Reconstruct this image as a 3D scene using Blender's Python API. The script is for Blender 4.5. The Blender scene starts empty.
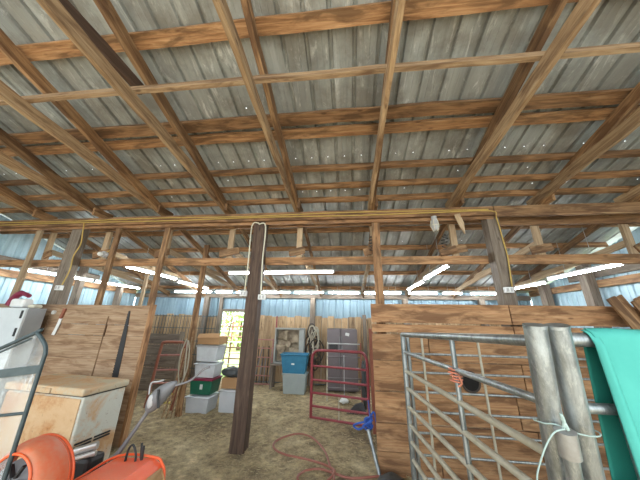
import bpy, bmesh, math, random
from mathutils import Vector, Matrix, Euler
random.seed(7)
PI = math.pi
sc = bpy.context.scene
COL = sc.collection
R = math.radians

# ------------------------------------------------------------------ helpers
def clamp(c): return (c[0], c[1], c[2], 1.0)

def newmat(name):
    m = bpy.data.materials.new(name); m.use_nodes = True
    nt = m.node_tree; nt.nodes.clear()
    out = nt.nodes.new('ShaderNodeOutputMaterial')
    b = nt.nodes.new('ShaderNodeBsdfPrincipled')
    nt.links.new(b.outputs[0], out.inputs[0])
    return m, nt, b, out

def node(nt, kind, **kw):
    n = nt.nodes.new(kind)
    for k, v in kw.items():
        if hasattr(n, k): setattr(n, k, v)
        else: n.inputs[k].default_value = v
    return n

def ramp(nt, fac, stops):
    r = nt.nodes.new('ShaderNodeValToRGB')
    e = r.color_ramp.elements
    while len(e) < len(stops): e.new(0.5)
    for i, (p, c) in enumerate(stops):
        e[i].position = p; e[i].color = clamp(c) if not isinstance(c, (int, float)) else (c, c, c, 1)
    nt.links.new(fac, r.inputs[0])
    return r.outputs[0]

def mix(nt, fac, a, b, mode='MIX'):
    m = nt.nodes.new('ShaderNodeMix'); m.data_type = 'RGBA'; m.blend_type = mode
    for sock, v in ((m.inputs[0], fac), (m.inputs[6], a), (m.inputs[7], b)):
        if hasattr(v, 'is_output'): nt.links.new(v, sock)
        elif isinstance(v, (int, float)): sock.default_value = v
        else: sock.default_value = clamp(v)
    return m.outputs[2]

def coords(nt, scale, rnd=True):
    tc = nt.nodes.new('ShaderNodeTexCoord')
    mp = nt.nodes.new('ShaderNodeMapping'); mp.inputs['Scale'].default_value = scale
    nt.links.new(tc.outputs['Object'], mp.inputs[0])
    if rnd:
        oi = nt.nodes.new('ShaderNodeObjectInfo')
        mu = nt.nodes.new('ShaderNodeMath'); mu.operation = 'MULTIPLY'; mu.inputs[1].default_value = 57.0
        nt.links.new(oi.outputs['Random'], mu.inputs[0])
        cb = nt.nodes.new('ShaderNodeCombineXYZ')
        for i in range(3): nt.links.new(mu.outputs[0], cb.inputs[i])
        nt.links.new(cb.outputs[0], mp.inputs['Location'])
    return mp.outputs[0]

def noise(nt, vec, scale, detail=4, rough=.6, dist=0):
    n = nt.nodes.new('ShaderNodeTexNoise')
    n.inputs['Scale'].default_value = scale; n.inputs['Detail'].default_value = detail
    n.inputs['Roughness'].default_value = rough; n.inputs['Distortion'].default_value = dist
    nt.links.new(vec, n.inputs['Vector'])
    return n.outputs[0]

def bump(nt, b, h, strength=.3, dist=.01):
    n = nt.nodes.new('ShaderNodeBump'); n.inputs['Strength'].default_value = strength
    n.inputs['Distance'].default_value = dist
    nt.links.new(h, n.inputs['Height']); nt.links.new(n.outputs[0], b.inputs['Normal'])

def wood(name, dark, mid, light, stain=(.10, .05, .02), stain_at=.66, rough=.75, var=.35, axis=0):
    m, nt, b, o = newmat(name)
    s1 = [24, 24, 24]; s1[axis] = 1.6
    s2 = [70, 70, 70]; s2[axis] = 2.2
    v1 = coords(nt, s1); v2 = coords(nt, s2); v3 = coords(nt, [7 if i != axis else 1.5 for i in range(3)])
    g = noise(nt, v1, 1, 5, .65, 1.2)
    fine = noise(nt, v2, 1, 3, .6)
    st = noise(nt, v3, 1.6, 5, .6, .5)
    c = ramp(nt, g, [(.30, dark), (.5, mid), (.72, light)])
    c = mix(nt, .32, c, ramp(nt, fine, [(.3, .25), (.7, 1.0)]), 'MULTIPLY')
    c = mix(nt, ramp(nt, st, [(stain_at - .1, 0.0), (stain_at + .06, .8)]), c, stain)
    # knots
    vk = coords(nt, [4.5 if i != axis else 1.5 for i in range(3)])
    vo = nt.nodes.new('ShaderNodeTexVoronoi'); vo.inputs['Scale'].default_value = 1.7
    nt.links.new(vk, vo.inputs['Vector'])
    c = mix(nt, ramp(nt, vo.outputs[0], [(.05, .75), (.11, 0.0)]), c, (dark[0] * .45, dark[1] * .4, dark[2] * .4))
    oi = nt.nodes.new('ShaderNodeObjectInfo')
    hs = nt.nodes.new('ShaderNodeHueSaturation')
    mr = nt.nodes.new('ShaderNodeMapRange'); mr.inputs[3].default_value = 1 - var; mr.inputs[4].default_value = 1 + var * .7
    nt.links.new(oi.outputs['Random'], mr.inputs[0]); nt.links.new(mr.outputs[0], hs.inputs['Value'])
    nt.links.new(c, hs.inputs['Color'])
    nt.links.new(hs.outputs[0], b.inputs['Base Color'])
    b.inputs['Roughness'].default_value = rough
    bump(nt, b, g, .35, .004)
    return m

def simple(name, col, rough=.5, metal=0, col2=None, scale=8, amt=.5, bumpy=0, alpha=1, trans=0):
    m, nt, b, o = newmat(name)
    if col2 is None: col2 = tuple(x * .7 for x in col)
    v = coords(nt, (1, 1, 1))
    n = noise(nt, v, scale, 6, .65)
    c = mix(nt, ramp(nt, n, [(.38, 0.0), (.68, amt)]), col, col2)
    nt.links.new(c, b.inputs['Base Color'])
    b.inputs['Roughness'].default_value = rough; b.inputs['Metallic'].default_value = metal
    b.inputs['Alpha'].default_value = alpha
    b.inputs['Transmission Weight'].default_value = trans
    if bumpy: bump(nt, b, n, bumpy, .01)
    return m

M = {}
M['lumber'] = wood('roof_lumber', (.18, .078, .028), (.39, .205, .09), (.56, .34, .175), stain_at=.55, var=.32)
M['chord'] = wood('truss_lumber', (.17, .08, .03), (.33, .185, .085), (.50, .32, .17), stain=(.10, .045, .018), stain_at=.54, var=.3)
M['chord2'] = wood('lower_chord_lumber', (.20, .11, .05), (.40, .26, .14), (.58, .42, .25), stain=(.13, .065, .03), stain_at=.60, var=.28)
M['tan'] = wood('pale_lumber', (.32, .21, .12), (.46, .33, .20), (.58, .44, .29), stain=(.2, .12, .06), stain_at=.7, var=.2)
M['grey'] = wood('weathered_lumber', (.10, .072, .05), (.19, .15, .115), (.28, .235, .18), stain=(.08, .055, .04), var=.2)
M['plank'] = wood('plank_wood', (.30, .14, .055), (.45, .24, .11), (.58, .35, .18), stain=(.13, .055, .02), stain_at=.56, var=.16)
M['plank_pale'] = wood('pale_plank_wood', (.30, .18, .10), (.44, .29, .175), (.56, .41, .27), stain=(.19, .095, .045), stain_at=.60, var=.13)
M['darkpost'] = wood('dark_post_wood', (.042, .022, .012), (.09, .052, .034), (.15, .098, .066), stain=(.035, .02, .015), var=.05)
M['backboard'] = wood('back_board_wood', (.26, .15, .07), (.46, .31, .17), (.58, .42, .25), stain=(.1, .055, .03), var=.3)

# weathered galvanised roof sheet
m, nt, b, o = newmat('roof_sheet')
v = coords(nt, (1, 1, 1), False)
vs = coords(nt, (4.5, .45, 1), False)
n1 = noise(nt, v, 1.3, 6, .6); n2 = noise(nt, vs, 1.0, 6, .7, .6); n3 = noise(nt, coords(nt, (9, 2.2, 1), False), 1.3, 8, .75, .8)
c = ramp(nt, n1, [(.3, (.27, .29, .285)), (.7, (.44, .465, .455))])
c = mix(nt, .55, c, ramp(nt, n2, [(.3, (.21, .22, .215)), (.55, (.42, .44, .43)), (.72, (.72, .76, .76))]))
c = mix(nt, ramp(nt, n3, [(.55, 0.0), (.66, .7)]), c, (.78, .80, .79))
c = mix(nt, ramp(nt, noise(nt, v, 2.2, 6, .65), [(.40, .55), (.55, 0.0)]), c, (.17, .155, .13))
nt.links.new(c, b.inputs['Base Color']); b.inputs['Metallic'].default_value = .25
b.inputs['Roughness'].default_value = .5
bump(nt, b, n3, .2, .004)
M['roof'] = m

def sheet(name, a, bb, rough=.45, metal=0.1):
    m, nt, b, o = newmat(name)
    v = coords(nt, (6, 6, .5), False); v2 = coords(nt, (1, 1, 1), False)
    n1 = noise(nt, v, 1.5, 5, .6); n2 = noise(nt, v2, 6, 6, .7)
    c = ramp(nt, n1, [(.3, a), (.7, bb)])
    c = mix(nt, ramp(nt, n2, [(.55, 0.0), (.75, .4)]), c, tuple(x * .6 for x in a))
    nt.links.new(c, b.inputs['Base Color']); b.inputs['Roughness'].default_value = rough
    b.inputs['Metallic'].default_value = metal
    return m
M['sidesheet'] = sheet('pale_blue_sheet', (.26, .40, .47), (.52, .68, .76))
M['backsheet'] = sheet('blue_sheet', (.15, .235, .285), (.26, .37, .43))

# dirt floor
m, nt, b, o = newmat('dirt')
v = coords(nt, (1, 1, 1), False)
n1 = noise(nt, v, .9, 5, .6, .3); n2 = noise(nt, v, 9, 8, .75); n3 = noise(nt, v, 45, 6, .8)
c = ramp(nt, n1, [(.34, (.17, .125, .07)), (.5, (.36, .29, .175)), (.64, (.52, .44, .29))])
c = mix(nt, .75, c, ramp(nt, n2, [(.36, (.30, .26, .20)), (.52, (.95, .9, .8)), (.66, (1.7, 1.6, 1.35))]), 'MULTIPLY')
c = mix(nt, ramp(nt, n3, [(.54, 0.0), (.70, .75)]), c, (.46, .40, .26))
c = mix(nt, ramp(nt, n3, [(.30, .7), (.42, 0.0)]), c, (.09, .07, .04))
nt.links.new(c, b.inputs['Base Color']); b.inputs['Roughness'].default_value = .95
bump(nt, b, n2, 1.0, .06)
M['dirt'] = m
M['yard'] = simple('yard_ground', (.52, .50, .44), .95, col2=(.42, .41, .34), scale=2)
M['grass'] = simple('grass', (.35, .48, .14), .9, col2=(.5, .55, .25), scale=3)
M['straw'] = simple('straw', (.46, .37, .21), .9)

# galvanised pipe
m, nt, b, o = newmat('galvanised_pipe')
v = coords(nt, (1, 1, .25))
n1 = noise(nt, v, 16, 8, .75, .4); n2 = noise(nt, v, 70, 4, .8)
c = ramp(nt, n1, [(.35, (.17, .19, .195)), (.52, (.31, .335, .34)), (.7, (.47, .51, .52))])
c = mix(nt, ramp(nt, n2, [(.52, 0.0), (.72, .5)]), c, (.62, .65, .64))
c = mix(nt, ramp(nt, noise(nt, v, 4, 6, .7), [(.63, 0.0), (.72, .55)]), c, (.25, .14, .07))
nt.links.new(c, b.inputs['Base Color']); b.inputs['Metallic'].default_value = .75
nt.links.new(ramp(nt, n1, [(.3, .28), (.7, .55)]), b.inputs['Roughness'])
bump(nt, b, n2, .05, .001)
M['galv'] = m
M['galv2'] = simple('worn_collar_steel', (.30, .29, .27), .45, .5, (.42, .43, .42), 30)
M['galvdirty'] = simple('dull_galvanised', (.42, .38, .29), .6, .25, (.60, .57, .48), 12)
M['redpaint'] = simple('red_gate_paint', (.26, .030, .042), .4, 0, (.13, .03, .03), 9)
M['brownpaint'] = simple('brown_gate_paint', (.26, .08, .045), .55, 0, (.36, .15, .09), 9)
M['pinkpaint'] = simple('faded_red_paint', (.36, .13, .11), .6, 0, (.42, .3, .26), 9)
M['orange'] = simple('orange_paint', (.80, .10, .018), .35, 0, (.72, .17, .07), 5, .8)
M['orange2'] = simple('dusty_orange_paint', (.78, .15, .05), .5, 0, (.68, .30, .18), 6, .9)
M['black'] = simple('black_plastic', (.02, .02, .022), .5)
M['darkgrey'] = simple('dark_frame', (.035, .055, .06), .45, .2, (.10, .13, .14), 10)
M['silver'] = simple('silver_metal', (.7, .7, .7), .3, .8)
M['greyplastic'] = simple('grey_plastic', (.16, .16, .17), .5, 0, (.26, .25, .24), 6)
M['greylight'] = simple('light_grey_plastic', (.45, .45, .45), .5)
M['white'] = simple('white_plastic', (.78, .79, .78), .5, 0, (.6, .6, .58))
M['offwhite'] = simple('cabinet_white', (.62, .66, .68), .45, 0, (.48, .52, .54), 4)
M['cabgrey'] = simple('cabinet_side_grey', (.30, .32, .33), .5, 0, (.36, .38, .4), 4)
M['maroon'] = simple('maroon_plastic', (.22, .015, .05), .4)
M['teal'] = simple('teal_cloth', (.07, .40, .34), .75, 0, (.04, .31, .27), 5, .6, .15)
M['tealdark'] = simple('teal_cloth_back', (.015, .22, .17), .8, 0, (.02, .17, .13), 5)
M['clearbin'] = simple('cloudy_bin', (.50, .53, .56), .35, 0, (.62, .65, .68), 4, .6, 0, 1)
M['whitebin'] = simple('milky_bin', (.62, .66, .68), .35, 0, (.48, .50, .52), 7, .7)
M['greenbin'] = simple('green_bin', (.012, .13, .075), .4)
M['bluebin'] = simple('blue_bin', (.02, .15, .26), .4, 0, (.04, .22, .34))
M['greybin'] = simple('grey_bin', (.27, .31, .30), .5, 0, (.33, .37, .36))
M['card'] = simple('cardboard', (.42, .25, .12), .85, 0, (.34, .19, .09), 4)
M['blackbag'] = simple('black_bag', (.03, .035, .035), .45, 0, (.08, .085, .09), 8, .6, .4)
M['taupe'] = simple('taupe_steel', (.13, .11, .115), .4, .3, (.18, .155, .16), 3)
M['bluerope'] = simple('blue_rope', (.03, .10, .42), .7)
M['yellow'] = simple('yellow_cord', (.50, .34, .09), .6)
M['cream'] = simple('cream_conduit', (.70, .66, .52), .6)
M['hose'] = simple('red_hose', (.27, .085, .06), .5, 0, (.33, .15, .11), 12)
M['orangetwine'] = simple('orange_twine', (.72, .26, .16), .8)
M['palerope'] = simple('pale_twine', (.36, .47, .44), .8)
M['fan'] = simple('dusty_fan_blade', (.44, .36, .25), .8, 0, (.16, .11, .07), 7, .9)
M['fanhouse'] = simple('fan_housing', (.36, .38, .36), .6, .2, (.26, .25, .22), 7)
M['yellowpaint'] = simple('yellow_paint', (.55, .45, .12), .6)
M['holeshade'] = simple('painted_hole_shade', (.012, .010, .009), .95)  # near-black colour painting the shade inside the plank hole
M['harness'] = simple('old_leather', (.05, .038, .03), .8, 0, (.12, .1, .08), 9)
M['leaf'] = simple('leaf_green', (.30, .48, .12), .7, 0, (.45, .6, .22), 6)
M['bark'] = simple('bark', (.12, .08, .05), .9)
M['paper'] = simple('paper', (.7, .72, .7), .8)
# rusty freezer enamel
def rusty(name, base, thr):
    m, nt, b, o = newmat(name)
    v = coords(nt, (1, 1, 1), False)
    a = noise(nt, v, 2.2, 7, .7, .5); d = noise(nt, v, 26, 6, .75)
    c = ramp(nt, a, [(thr - .13, base), (thr, (.62, .40, .22)), (thr + .14, (.48, .20, .06))])
    c = mix(nt, ramp(nt, d, [(.60, 0.0), (.70, .85)]), c, (.20, .09, .04))
    nt.links.new(c, b.inputs['Base Color']); b.inputs['Roughness'].default_value = .6
    return m
M['enamel'] = rusty('freezer_enamel', (.64, .64, .56), .55)
M['rustenamel'] = rusty('rusty_freezer_front', (.66, .46, .27), .46)
M['lid'] = rusty('freezer_lid_paint', (.56, .50, .36), .53)
# vinyl window: clear, scratched
m, nt, b, o = newmat('clear_vinyl')
v = coords(nt, (14, 14, 2.2), False); n1 = noise(nt, v, 1.4, 6, .7, .6)
b.inputs['Base Color'].default_value = (.75, .8, .8, 1); b.inputs['Roughness'].default_value = .18
nt.links.new(ramp(nt, n1, [(.42, .10), (.62, .22), (.74, .8)]), b.inputs['Alpha'])
M['vinyl'] = m
def emit(name, col, st):
    m, nt, b, o = newmat(name)
    b.inputs['Base Color'].default_value = (1, 1, 1, 1)
    b.inputs['Emission Color'].default_value = clamp(col); b.inputs['Emission Strength'].default_value = st
    return m
M['tube'] = emit('lit_tube', (.90, .96, 1.0), 42)

# ---- mesh builder (world coordinates) ----
class MB:
    def __init__(s): s.bm = bmesh.new(); s.cur = 0
    def box(s, c, d, rot=None, taper=None):
        h = [x / 2 for x in d]; vs = []
        for z in (-1, 1):
            for y in (-1, 1):
                for x in (-1, 1):
                    k = (taper if (taper and z < 0) else 1)
                    p = Vector((x * h[0] * k, y * h[1] * k, z * h[2]))
                    if rot: p = rot @ p
                    vs.append(s.bm.verts.new(p + Vector(c)))
        for f in ((0, 2, 3, 1), (4, 5, 7, 6), (0, 1, 5, 4), (2, 6, 7, 3), (0, 4, 6, 2), (1, 3, 7, 5)):
            s.bm.faces.new([vs[i] for i in f])
        return s
    def tube(s, pts, r, n=10, closed=False, caps=True):
        pts = [Vector(p) for p in pts]; N = len(pts)
        rs = r if isinstance(r, (list, tuple)) else [r] * N
        T = []
        for i in range(N):
            a = pts[(i - 1) % N] if (closed or i > 0) else pts[i]
            c = pts[(i + 1) % N] if (closed or i < N - 1) else pts[i]
            T.append((c - a).normalized())
        up = Vector((0, 0, 1)) if abs(T[0].z) < .9 else Vector((0, 1, 0))
        nrm = (up - T[0] * up.dot(T[0])).normalized(); rings = []
        for i in range(N):
            if i:
                q = T[i - 1].rotation_difference(T[i]); nrm = q @ nrm
                nrm = (nrm - T[i] * nrm.dot(T[i])).normalized()
            bn = T[i].cross(nrm)
            rings.append([s.bm.verts.new(pts[i] + (nrm * math.cos(2 * PI * k / n) + bn * math.sin(2 * PI * k / n)) * rs[i]) for k in range(n)])
        for i in range(N - 1 + (1 if closed else 0)):
            A, B = rings[i], rings[(i + 1) % N]
            for k in range(n):
                f = s.bm.faces.new([A[k], A[(k + 1) % n], B[(k + 1) % n], B[k]]); f.smooth = True
        if caps and not closed:
            for f in (s.bm.faces.new(rings[0][::-1]), s.bm.faces.new(rings[-1])):
                for e in f.edges: e.smooth = False
        return s
    def grid(s, fn, nu, nv, smooth=True):
        V = [[s.bm.verts.new(fn(i / nu, j / nv)) for j in range(nv + 1)] for i in range(nu + 1)]
        for i in range(nu):
            for j in range(nv):
                f = s.bm.faces.new([V[i][j], V[i + 1][j], V[i + 1][j + 1], V[i][j + 1]]); f.smooth = smooth
        return s
    def prism(s, poly, off):
        off = Vector(off)
        a = [s.bm.verts.new(p) for p in poly]; b = [s.bm.verts.new(Vector(p) + off) for p in poly]
        s.bm.faces.new(a[::-1]); s.bm.faces.new(b)
        n = len(poly)
        for i in range(n): s.bm.faces.new([a[i], a[(i + 1) % n], b[(i + 1) % n], b[i]])
        return s
    def blob(s, c, r, sub=3, amp=.2, fr=2.0, seed=0):
        res = bmesh.ops.create_icosphere(s.bm, subdivisions=sub, radius=1)
        from mathutils import noise as N
        for v in res['verts']:
            d = v.co.normalized(); k = 1 + amp * N.noise(d * fr + Vector((seed * 3.1, seed, 0)))
            v.co = Vector(c) + Vector((d.x * r[0], d.y * r[1], d.z * r[2])) * k
            for f in v.link_faces: f.smooth = True
        return s
    def build(s, name, mat, parent=None, bevel=0, solid=0):
        bmesh.ops.recalc_face_normals(s.bm, faces=s.bm.faces)
        me = bpy.data.meshes.new(name)
        vs = s.bm.verts
        if parent is not None:
            off = parent['_w'] if '_w' in parent else (0, 0, 0)
            org = Vector(off)
        else:
            lo = Vector((min(v.co.x for v in vs), min(v.co.y for v in vs), min(v.co.z for v in vs)))
            hi = Vector((max(v.co.x for v in vs), max(v.co.y for v in vs), max(v.co.z for v in vs)))
            org = Vector(((lo.x + hi.x) / 2, (lo.y + hi.y) / 2, lo.z))
        for v in vs: v.co -= org
        s.bm.to_mesh(me); s.bm.free()
        me.materials.append(mat)
        ob = bpy.data.objects.new(name, me); COL.objects.link(ob)
        if parent is not None: ob.parent = parent
        else: ob.location = org
        ob['_w'] = tuple(org) if parent is None else tuple(parent['_w'])
        if bevel:
            bv = ob.modifiers.new('bevel', 'BEVEL'); bv.width = bevel; bv.segments = 2; bv.limit_method = 'ANGLE'
        if solid:
            so = ob.modifiers.new('solid', 'SOLIDIFY'); so.thickness = solid; so.offset = 0
        return ob

def tag(o, label=None, cat=None, group=None, kind=None):
    if label: o['label'] = label
    if cat: o['category'] = cat
    if group: o['group'] = group
    if kind: o['kind'] = kind
    return o
def empty(name, loc, label, cat, group=None):
    o = bpy.data.objects.new(name, None); COL.objects.link(o); o.location = loc
    o.empty_display_size = .1; o['_w'] = tuple(loc)
    return tag(o, label, cat, group)

def board(name, p0, p1, w, t, mat, parent=None, up=(0, 0, 1), warp=.004, tip=None):
    """sawn board from p0 to p1: w measured along 'up', t across; own local X along the grain"""
    p0 = Vector(p0); p1 = Vector(p1); L = (p1 - p0).length
    x = (p1 - p0).normalized(); u = Vector(up); z = (u - x * u.dot(x)).normalized(); y = z.cross(x)
    mtx = Matrix((x, y, z)).transposed().to_4x4(); mtx.translation = (p0 + p1) / 2
    bm = bmesh.new(); n = max(2, int(L / .35)); rings = []
    for i in range(n + 1):
        jx = -L / 2 + L * i / n; dy = random.uniform(-warp, warp); dz = random.uniform(-warp, warp)
        ww = w * (tip if (tip is not None and i == n) else 1)
        rings.append([bm.verts.new((jx, sy * t / 2 + dy, sz * ww / 2 + dz)) for sy, sz in ((-1, -1), (1, -1), (1, 1), (-1, 1))])
    for i in range(n):
        for k in range(4): bm.faces.new([rings[i][k], rings[i + 1][k], rings[i + 1][(k + 1) % 4], rings[i][(k + 1) % 4]])
    bm.faces.new(rings[0]); bm.faces.new(rings[-1][::-1])
    bmesh.ops.recalc_face_normals(bm, faces=bm.faces)
    me = bpy.data.meshes.new(name); bm.to_mesh(me); bm.free(); me.materials.append(mat)
    ob = bpy.data.objects.new(name, me); COL.objects.link(ob)
    if parent is not None:
        ob.parent = parent; ob.matrix_basis = Matrix.Translation(-Vector(parent['_w'])) @ mtx
    else: ob.matrix_basis = mtx
    ob['_w'] = tuple(mtx.translation)
    return ob

def tubeob(name, pts, r, mat, parent=None, n=10, closed=False):
    return MB().tube(pts, r, n, closed).build(name, mat, parent)

def smoothpath(pts, k=8):
    P = [Vector(p) for p in pts]; out = []
    for i in range(len(P) - 1):
        p0 = P[max(i - 1, 0)]; p1 = P[i]; p2 = P[i + 1]; p3 = P[min(i + 2, len(P) - 1)]
        for j in range(k):
            t = j / k
            out.append(.5 * ((2 * p1) + (p2 - p0) * t + (2 * p0 - 5 * p1 + 4 * p2 - p3) * t * t + (3 * p1 - p0 - 3 * p2 + p3) * t ** 3))
    out.append(P[-1]); return out

XL, XR, YB, YF = -6.8, 4.95, 7.40, -2.0
def roofz(y): return 4.60 - .29 * y

# ------------------------------------------------------------------ setting
PURL = [(-1.6, .12), (-.9, .12), (-.2, .12), (.5, .12), (1.43, .13), (2.27, .14), (2.45, .12), (2.98, .115), (3.31, .115), (3.60, .115), (4.4, .09), (5.02, .09), (5.6, .09), (6.13, .09), (7.02, .09)]
# roof: ribbed sheets with a few nail holes over the purlins
def roof():
    bm = bmesh.new(); xs = []
    P = .2286; x = XL - .2
    while x < XR + .25:
        xs += [(x, 0), (x + .010, .034), (x + .036, .034), (x + .046, 0), (x + .100, 0), (x + .106, .003), (x + .114, 0), (x + .128, 0), (x + .139, 0), (x + .165, 0), (x + .171, .003), (x + .179, 0)]
        x += P
    ys = [YF - .5]
    for y, _ in PURL:
        ys += [y - .13, y - .12]
    ys += [YB + .35]; ys = sorted(ys)
    hole_rows = {round(y - .13, 4): p for y, p in ((2.45, .30), (2.98, .6), (3.31, .08), (3.60, .2), (1.42, .02), (5.02, .05), (5.6, .05), (6.13, .06), (2.27, .04))}
    V = [[bm.verts.new((X, y, roofz(y) + dz)) for (X, dz) in xs] for y in ys]
    rnd = random.Random(3)
    for j in range(len(ys) - 1):
        pr = hole_rows.get(round(ys[j], 4), 0)
        for i in range(len(xs) - 1):
            if pr and (i % 12) == 7 and rnd.random() < pr: continue
            bm.faces.new([V[j][i], V[j][i + 1], V[j + 1][i + 1], V[j + 1][i]])
    me = bpy.data.meshes.new('ceiling'); bm.to_mesh(me); bm.free(); me.materials.append(M['roof'])
    o = bpy.data.objects.new('ceiling', me); COL.objects.link(o)
    tag(o, 'weathered galvanised ribbed metal roof sheets seen from below', 'ceiling', kind='structure')
roof()

# floor: uneven dirt
from mathutils import noise as NZ
def floor():
    b_ = MB()
    x0, x1, y0, y1 = XL, XR, YF, YB + .15
    def fn(u, v):
        X = x0 + (x1 - x0) * u; Y = y0 + (y1 - y0) * v
        z = .018 * NZ.noise(Vector((X * 1.3, Y * 1.3, 0))) + .018 * NZ.noise(Vector((X * 5, Y * 5, 3))) + .012 * NZ.noise(Vector((X * 13, Y * 13, 9)))
        return Vector((X, Y, z - .008))
    b_.grid(fn, 240, 190)
    tag(b_.build('floor', M['dirt']), 'trampled straw-brown dirt floor of the barn', 'floor', kind='structure')
floor()
g = MB().grid(lambda u, v: Vector((-40 + 80 * u, -32 + 29.98 * v, -.03)), 2, 2, False).build('yard_floor', M['yard'])
tag(g, 'bare yard outside the open front of the barn', 'ground', kind='structure')
g = MB().grid(lambda u, v: Vector((-40 + 80 * u, YB + .15 + 40 * v, -.03)), 2, 2, False).build('grass_floor', M['grass'])
tag(g, 'sunlit grass outside beyond the doorway', 'ground', kind='structure')

def ribwall_x(name, X, ytop, zbot, mat, y0=YF, y1=YB, sgn=1, label=None):
    bm = bmesh.new(); ys = []; y = y0
    while y < y1:
        for d, o_ in ((0, 0), (.012, .02), (.034, .02), (.046, 0), (.11, 0), (.118, .006), (.126, 0)):
            if y + d <= y1: ys.append((y + d, o_))
        y += .2286
    ys.append((y1, 0))
    A = [bm.verts.new((X + sgn * o_, y, zbot)) for y, o_ in ys]; B = [bm.verts.new((X + sgn * o_, y, ytop(y))) for y, o_ in ys]
    for i in range(len(ys) - 1): bm.faces.new([A[i], A[i + 1], B[i + 1], B[i]])
    me = bpy.data.meshes.new(name); bm.to_mesh(me); bm.free(); me.materials.append(mat)
    o = bpy.data.objects.new(name, me); COL.objects.link(o); tag(o, label, 'wall', kind='structure')
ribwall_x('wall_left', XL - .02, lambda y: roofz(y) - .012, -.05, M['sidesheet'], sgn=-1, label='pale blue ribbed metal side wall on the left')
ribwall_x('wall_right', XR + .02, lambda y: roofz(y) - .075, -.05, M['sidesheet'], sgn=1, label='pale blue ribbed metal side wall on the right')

DX0, DX1, DZ = -3.78, -2.75, 1.84
def backmetal(x0, x1, z0, z1, b_):
    x = x0
    pts = []
    while x < x1:
        for d, o_ in ((0, 0), (.010, .018), (.030, .018), (.040, 0), (.095, 0), (.102, .006), (.109, 0)):
            if x + d <= x1: pts.append((x + d, YB + .03 + o_))
        x += .2
    pts.append((x1, YB + .03))
    A = [b_.bm.verts.new((p, q, z0)) for p, q in pts]; B = [b_.bm.verts.new((p, q, z1)) for p, q in pts]
    for i in range(len(pts) - 1): b_.bm.faces.new([A[i], A[i + 1], B[i + 1], B[i]])
b_ = MB(); zt = roofz(YB) - .01
backmetal(XL, DX0, -.03, zt, b_); backmetal(DX0, DX1, DZ, zt, b_); backmetal(DX1, XR, -.03, zt, b_)
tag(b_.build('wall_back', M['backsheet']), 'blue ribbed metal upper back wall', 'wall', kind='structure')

# vertical boards of the back wall (lining)
lin = empty('board_lining', (-1, YB, 0), 'row of brown vertical boards lining the lower back wall under the blue metal', 'wall boards')
x = XL + .02; k = 0
while x < XR - .05:
    w = random.uniform(.17, .23)
    if not (x + w > DX0 and x < DX1):
        top = 1.72 + random.uniform(-.03, .03)
        board('board', (x + w / 2, YB - .01, .02), (x + w / 2, YB - .01, top), w - .008, .025, M['backboard'], lin, up=(1, 0, 0), warp=.002)
    x += w
bb = board('trim_1', (XL + .02, YB - .03, 2.30), (XR - .02, YB - .03, 2.30), .12, .05, M['grey']); tag(bb, 'grey top plate along the back wall', 'beam', kind='structure')
for X_, nm in ((DX0 - .05, 'trim_2'), (DX1 + .05, 'trim_3')):
    bb = board(nm, (X_, YB - .06, 0), (X_, YB - .06, 2.25), .1, .06, M['grey'], up=(1, 0, 0)); tag(bb, 'wooden jamb of the back doorway', 'trim', kind='structure')
bb = board('trim_4', (DX0 - .1, YB - .055, DZ + .03), (DX1 + .1, YB - .055, DZ + .03), .08, .05, M['grey']); tag(bb, 'header board over the back doorway', 'trim', kind='structure')

# girts and plates on side walls
for X_, s, nm in ((XL, 1, 'left'), (XR, -1, 'right')):
    zg = 2.40
    a = board('side_plate', (X_ + s * .05, -1.9, zg), (X_ + s * .05, 7.3, zg), .14, .06, M['chord']); tag(a, f'long wooden girt along the {nm} metal side wall at the height of the tube', 'girt')
    a = board('side_plate', (X_ + s * .05, 3.9, 2.63), (X_ + s * .05, 6.0, 2.60), .18, .05, M['grey']); tag(a, f'wide rough upper girt along the {nm} metal side wall, above the lower girt', 'girt')
    for i, Y_ in enumerate((5.45, 6.6)):
        words = ('nearer the camera', 'nearer the back wall')[i]
        p = board('side_post', (X_ + s * .17, Y_, 0), (X_ + s * .17, Y_, roofz(Y_) - .13), .17 if s < 0 else .10, .16, M['grey'], up=(0, 1, 0))
        tag(p, f'rough grey post against the {nm} metal side wall, the one {words}', 'post')

# posts of the back wall
for X_, w in ((-4.25, 'left of the bright doorway'), (-1.0, 'between the dusty fan and the taupe refrigerator'), (1.6, 'behind the right plank partition'), (3.6, 'in the back right corner')):
    p = board('wall_post', (X_, YB - .14, 0), (X_, YB - .14, 2.25), .14, .12, M['grey'], up=(1, 0, 0))
    tag(p, f'upright grey wooden post on the back wall {w}', 'post')

# ------------------------------------------------------------------ roof framing
pl_words = ['first roof purlin, behind the camera', 'second roof purlin, high above the camera', 'third roof purlin above the camera', 'fourth roof purlin above the camera',
 'wide orange-brown roof purlin, nearest to the camera in view', 'upper board of the doubled dark-stained purlin crossing the roof', 'lower board of the doubled dark-stained purlin crossing the roof',
 'first thin purlin past the doubled one', 'second thin purlin past the doubled one', 'thin purlin just in front of the long header beam', 'first purlin behind the header beam',
 'second purlin behind the header beam', 'third purlin behind the header beam', 'fourth purlin behind the header beam', 'last purlin, close to the back wall']
for (y, w), t in zip(PURL, pl_words):
    if y < .2: continue
    z = roofz(y) - .055
    lowboard = (y in (2.27, 2.43))
    if w > .115: o = board('roof_purlin', (XL + .02, y, z), (XR - .02, y, z), w, .045, M['lumber'], up=(0, 1, -.29), warp=.006)
    else: o = board('roof_purlin', (XL + .02, y, roofz(y) - .056), (XR - .02, y, roofz(y) - .056), .088, .05, M['lumber'], up=(0, .29, 1), warp=.005)
    # wide ones lie flat under the sheets, thin ones stand on a slant
    tag(o, t, 'purlin')
TX = [-5.62, -4.42, -3.2, -2.0, -.79, .43, 1.68, 2.9, 4.12]
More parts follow.
